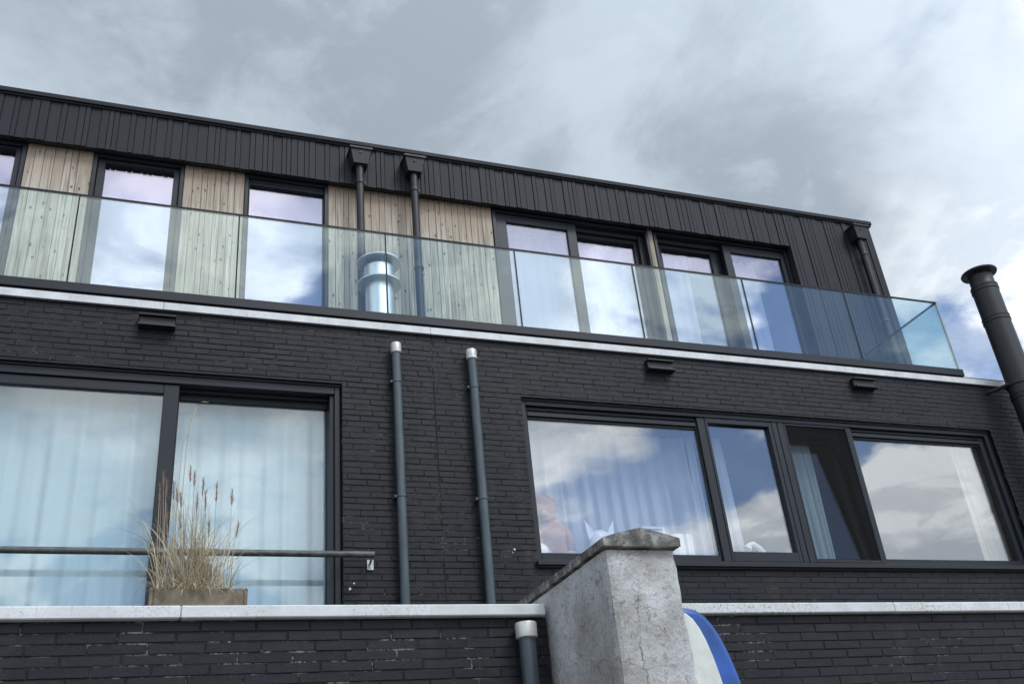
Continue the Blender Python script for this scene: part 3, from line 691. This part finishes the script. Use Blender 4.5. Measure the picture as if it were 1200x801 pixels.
bm_build(rough_box(2.322, 2.738, 4.615, 7.97, Z+1.462, Z+1.49, 10, 60, 1, .012, 9.), 'mortar_bed', CAPM, fin)

# ------------------------------------------------------------------ paddleboard leaning beside the dividing wall
pb = tag(empty('paddleboard', (2.95, 4.85, 0)), 'white paddleboard with a broad blue rail standing on end against the dividing wall', 'paddleboard')
def outline(t, half, L): return half*min(1., (1-abs(t)**2.6)**.5) if abs(t) < 1 else 0.
def board_part(half, L, zc_, y0, y1, rim, m, name, inset=0):
    n = 48; pts = []
    for k in range(n):
        a = 2*math.pi*k/n; ca, sa = math.cos(a), math.sin(a)
        pts.append((math.copysign(abs(ca)**.8, ca)*(half-inset), math.copysign(abs(sa)**.9, sa)*(L/2-inset)))
    mb = MB(); prof = [(y0+rim*.0, rim), (y0+rim*.3, rim*.3), (y0+rim, 0), (y1-rim, 0), (y1-rim*.3, rim*.3), (y1, rim)]
    for yy, ins in prof:
        for px, pz in pts: mb.v.append((px*(1-ins/half), yy, zc_+pz*(1-ins/(L/2))))
    for i in range(len(prof)-1):
        for k in range(n): k2 = (k+1) % n; mb.face(i*n+k, i*n+k2, (i+1)*n+k2, (i+1)*n+k, smooth=True)
    mb.face(*range(n)); mb.face(*[(len(prof)-1)*n+k for k in reversed(range(n))])
    o = mb.build(name, m, pb, base=(0, 0, 0)); o.location = (0, 0, 0); return o
BLUE = plain('blue_rail', (.008, .068, .29), .42, 0, .30, 9, .08); BWHITE = plain('off_white_deck', (.58, .60, .55), .45, 0, .16, 7, .05)
L_ = 2.86
hull = board_part(.36, L_, L_/2, -.05, .05, .045, BLUE, 'hull'); deck = board_part(.36, L_, L_/2, -.056, -.02, .012, BWHITE, 'deck', .105); deck.location = (-.055, 0, .070)
pb.rotation_euler = (math.radians(-1.5), math.radians(0), math.radians(0)); pb.location = (2.95, 4.92, 0)

# ------------------------------------------------------------------ french rail across the sliding door
hr = tag(empty('handrail', (0, 7.80, Z+2.42)), 'weathered round steel handrail across the sliding door behind the grass', 'handrail')
MB().tube([(-2.4, 7.80, Z+2.425), (1.785, 7.80, Z+2.425)], .027, 14).build('rail', RAIL, hr)
k = MB().box(1.765, 1.822, 7.985, 7.999, Z+2.348, Z+2.438).build('bracket', GALV, hr, bevel=.002)
MB().tube([(1.76, 7.80, Z+2.41), (1.765, 7.83, Z+2.385), (1.79, 7.99, Z+2.40)], .010, 8).build('bracket_arm', GALV, k)
MB().tube([(1.793, 7.986, Z+2.378), (1.793, 7.976, Z+2.378)], .012, 6).build('bolt', GALV, k)

# ------------------------------------------------------------------ planter and dry grass
PX, PY = .305, 5.95
pl = tag(empty('planter', (PX, PY, Z+1.24)), 'weathered brown rectangular planter box behind the pale coping', 'planter')
PLM = plain('weathered_planter', (.17, .14, .10), .9, 0, .5, 14, .5)
MB().rect(PX-.27, PX+.27, Z+1.24, Z+1.595, .022, .022, .022, 0, PY-.15, PY+.15).box(PX-.248, PX+.248, PY-.149, PY-.127, Z+1.262, Z+1.594).box(PX-.248, PX+.248, PY+.127, PY+.149, Z+1.262, Z+1.594).build('box', PLM, pl, bevel=.006)
MB().box(PX-.247, PX+.247, PY-.126, PY+.126, Z+1.27, Z+1.56).build('soil', plain('soil', (.05, .04, .03), .95, 0, .4, 30, .6), pl)
gr = tag(empty('ornamental_grass', (PX, PY, Z+1.56)), 'dry straw-coloured ornamental grass with reddish seed heads growing in the planter', 'plant')
def grass_mat(name, stops):
    m, t, b = mat(name); ri = N(t, 'ShaderNodeNewGeometry').outputs['Random Per Island']
    t.links.new(ramp(t, ri, stops), b.inputs['Base Color']); b.inputs['Roughness'].default_value = .75; return m
STRAW = grass_mat('straw_blade', [(0, (.15, .115, .065)), (.35, (.40, .32, .20)), (.75, (.62, .54, .40)), (1, (.30, .285, .17))])
SEED = grass_mat('seed_head', [(0, (.30, .13, .09)), (.4, (.20, .13, .09)), (1, (.22, .18, .13))])
def blade(mb, p, az, lean, L, wd, droop, n=6):
    d = Vector((math.cos(az), math.sin(az), 0)); side = Vector((-math.sin(az), math.cos(az), 0)); pos = Vector(p); th = lean; b = len(mb.v)
    tw = random.uniform(-1.2, 1.2); last = pos
    for i in range(n+1):
        u = i/n; w_ = wd*(1-u**1.7)*.5+.0003
        s_ = (side*math.cos(tw*u+tw) + d*math.sin(tw*u+tw))
        mb.v += [tuple(pos-s_*w_), tuple(pos+s_*w_)]
        last = pos.copy(); pos = pos + (d*math.sin(th) + Vector((0, 0, math.cos(th))))*(L/n); th += droop/n
    for i in range(n): k = b+2*i; mb.face(k, k+1, k+3, k+2)
    return last
def spot(): return (PX+min(max(random.gauss(-.05, .095), -.23), .22), PY+random.uniform(-.09, .09), Z+1.555)
mb = MB()
for _ in range(560): blade(mb, spot(), random.uniform(0, 6.28), abs(random.gauss(.03, .085)), random.triangular(.14, .78, .30), random.uniform(.002, .0065), random.triangular(.0, 3.0, .4))
for _ in range(90): p_ = spot(); blade(mb, (p_[0], PY-.13, Z+1.57), random.uniform(3.4, 6.0), random.uniform(.5, 1.1), random.uniform(.12, .3), .006, random.uniform(1., 2.2))
for _ in range(12): blade(mb, spot(), random.choice([0, 3.14])+random.gauss(0, .5), random.uniform(.4, .95), random.uniform(.3, .5), .004, random.uniform(.3, .9))
tag(mb.build('blades', STRAW, gr), kind='stuff')
mb = MB()
heads = []
for (hx, hz) in [(-.055, 2.30), (-.035, 2.25), (-.07, 2.20), (.01, 2.25), (.03, 2.20), (.055, 2.17), (.10, 2.35), (.125, 2.31), (.18, 2.27), (.20, 2.18), (.26, 2.23), (.36, 2.22), (.15, 2.16), (.23, 1.99), (.40, 2.0), (-.02, 2.1), (.06, 2.05)]:
    top = Vector((PX-.20+hx+.01, PY+random.uniform(-.05, .05), Z+hz)); bot = Vector((PX-.2+.06+hx*.8+random.uniform(-.02, .02), PY+random.uniform(-.05, .05), Z+1.56)); midp = (top+bot)/2+Vector((random.uniform(-.02, .02), 0, 0))
    mb.tube([bot, midp, top], [.0028, .0022, .0015], 5); heads.append((top, (top-midp).normalized()))
for _ in range(26):
    x_ = PX+random.gauss(-.03, .10); top = Vector((x_+random.gauss(0, .03), PY+random.uniform(-.07, .07), Z+random.uniform(1.9, 2.2)))
    mb.tube([(x_, PY+random.uniform(-.08, .08), Z+1.56), ((x_+top.x)/2+random.uniform(-.015, .015), top.y, (Z+1.56+top.z)/2), top], [.0022, .0018, .0008], 4)
arch = [(PX-.14, PY, Z+1.56), (PX-.13, PY, Z+2.1), (PX-.125, PY, Z+2.5), (PX-.115, PY, Z+2.68), (PX-.085, PY, Z+2.80), (PX-.05, PY, Z+2.845), (PX-.01, PY, Z+2.845)]
mb.tube(arch, [.003, .0026, .0024, .003, .003, .002, .001], 6)
mb.tube([(PX-.15, PY, Z+1.56), (PX-.155, PY, Z+2.2), (PX-.15, PY, Z+2.55), (PX-.13, PY, Z+2.60), (PX-.10, PY, Z+2.55), (PX-.085, PY, Z+2.42)], [.003, .002, .002, .002, .0015, .001], 5)
tag(mb.build('stems', STRAW, gr), kind='stuff')
for top, dv_ in heads:
    L2 = random.uniform(.09, .14); h = MB(); pr = [(0, .001), (.12, .003), (.4, .0045), (.75, .003), (1, .001)]
    h.tube([top+dv_*(u-.6)*L2 for u, _ in pr], [r_ for _, r_ in pr], 6)
    for _ in range(60):
        u = random.uniform(0, .95); a = random.uniform(0, 6.28); q = top+dv_*(u-.6)*L2; blade(h, tuple(q), a, random.uniform(.15, .5), random.uniform(.02, .045), .0014, 0, 2)
    h.build('seed_head', SEED, gr)

# ------------------------------------------------------------------ things on the window sill
ZS = wz0+.102
def blob(mb, c, r, n=14, m_=9):
    b = len(mb.v); rx, ry, rz = r if isinstance(r, tuple) else (r, r, r)
    for j in range(m_+1):
        t_ = math.pi*j/m_
        for i in range(n): a = 2*math.pi*i/n; mb.v.append((c[0]+rx*math.sin(t_)*math.cos(a), c[1]+ry*math.sin(t_)*math.sin(a), c[2]-rz*math.cos(t_)))
    for j in range(m_):
        for i in range(n): i2 = (i+1) % n; mb.face(b+j*n+i, b+j*n+i2, b+(j+1)*n+i2, b+(j+1)*n+i, smooth=True)
    return mb
PLUSH = plain('tan_plush', (.62, .40, .27), .95, 0, .15, 60, .8)
be = tag(empty('plush_bear', (3.64, 8.37, ZS)), 'large tan plush bear sitting at the end of the long window sill', 'plush toy')
blob(MB(), (3.66, 8.38, ZS+.22), (.205, .10, .235)).build('body', PLUSH, be); hd = blob(MB(), (3.585, 8.37, ZS+.525), (.15, .10, .15)).build('head', PLUSH, be)
for dx in (-.09, .10): blob(MB(), (3.585+dx, 8.37, ZS+.65), (.045, .03, .045)).build('ear', PLUSH, hd)
blob(MB(), (3.575, 8.285, ZS+.455), (.055, .04, .045)).build('muzzle', PLUSH, hd)
for dx in (-.15, .17): blob(MB(), (3.64+dx, 8.34, ZS+.22), (.055, .06, .13)).build('arm', PLUSH, be)
for dx in (-.10, .14): blob(MB(), (3.66+dx, 8.30, ZS+.055), (.07, .06, .055)).build('leg', PLUSH, be)
cu = tag(empty('ball', (3.475, 8.225, ZS)), 'small white ball on the sill in front of the plush bear', 'ball'); blob(MB(), (3.475, 8.225, ZS+.075), (.075, .05, .075)).build('shell', WHITE, cu)
ZS += .045
MB().box(4.05, 5.22, 8.30, 8.45, ZS-.045, ZS-.001).build('sill_riser', ROOMW, house)
ct = tag(empty('cat_ornament', (4.17, 8.36, ZS)), 'white ornament with two pointed ears on the window sill', 'ornament')
blob(MB(), (4.17, 8.36, ZS+.15), (.13, .07, .15)).build('head', WHITE, ct)
for s_ in (-1, 1):
    e_ = MB(); e_.v = [(4.17+s_*.06, 8.33, ZS+.25), (4.17+s_*.14, 8.33, ZS+.18), (4.17+s_*.11, 8.40, ZS+.2), (4.17+s_*.165, 8.345, ZS+.42)]
    e_.face(0, 1, 3); e_.face(1, 2, 3); e_.face(2, 0, 3); e_.face(0, 2, 1); e_.build('ear', WHITE, ct, bevel=.004)
pf = tag(empty('picture_frame', (4.78, 8.40, ZS)), 'white picture frame standing on the window sill', 'picture frame')
MB().rect(4.66, 4.92, ZS, ZS+.36, .025, .025, .025, .025, 8.39, 8.41).build('frame', WHITE, pf); MB().box(4.685, 4.895, 8.40, 8.408, ZS+.025, ZS+.335).build('picture', plain('grey_print', (.45, .47, .48), .7), pf)
bx = tag(empty('storage_box', (5.06, 8.36, ZS)), 'white rounded storage box on the sill next to the picture frame', 'box')
MB().box(4.96, 5.20, 8.30, 8.42, ZS, ZS+.27).build('carton', WHITE, bx, bevel=.03); MB().box(5.07, 5.10, 8.297, 8.30, ZS+.01, ZS+.262).build('stripe', plain('grey_stripe', (.45, .47, .46), .6), bx)
ZS -= .045
lp = tag(empty('desk_lamp', (6.13, 8.36, ZS)), 'white bent desk lamp on the window sill behind the casement pane', 'lamp')
MB().ring([(.07, ZS), (.07, ZS+.012), (.02, ZS+.02)], 20, (6.13, 8.38, 0)).build('foot', WHITE, lp)
MB().tube([(6.13, 8.38, ZS+.015), (6.07, 8.38, ZS+.10), (6.0, 8.38, ZS+.19), (5.93, 8.38, ZS+.235), (5.88, 8.38, ZS+.225)], [.035, .032, .03, .032, .028], 10).build('arm', WHITE, lp)
MB().tube([(5.89, 8.38, ZS+.235), (5.85, 8.38, ZS+.18)], [.025, .045], 12).build('shade', WHITE, lp)
pp = tag(empty('paper_stack', (5.93, 8.33, ZS)), 'small white stack of paper on the sill beneath the desk lamp', 'paper')
for k_ in range(3): MB().box(5.88+.004*k_, 5.99+.003*k_, 8.29, 8.37, ZS+.002+.02*k_, ZS+.021+.02*k_).build('sheaf', WHITE, pp)
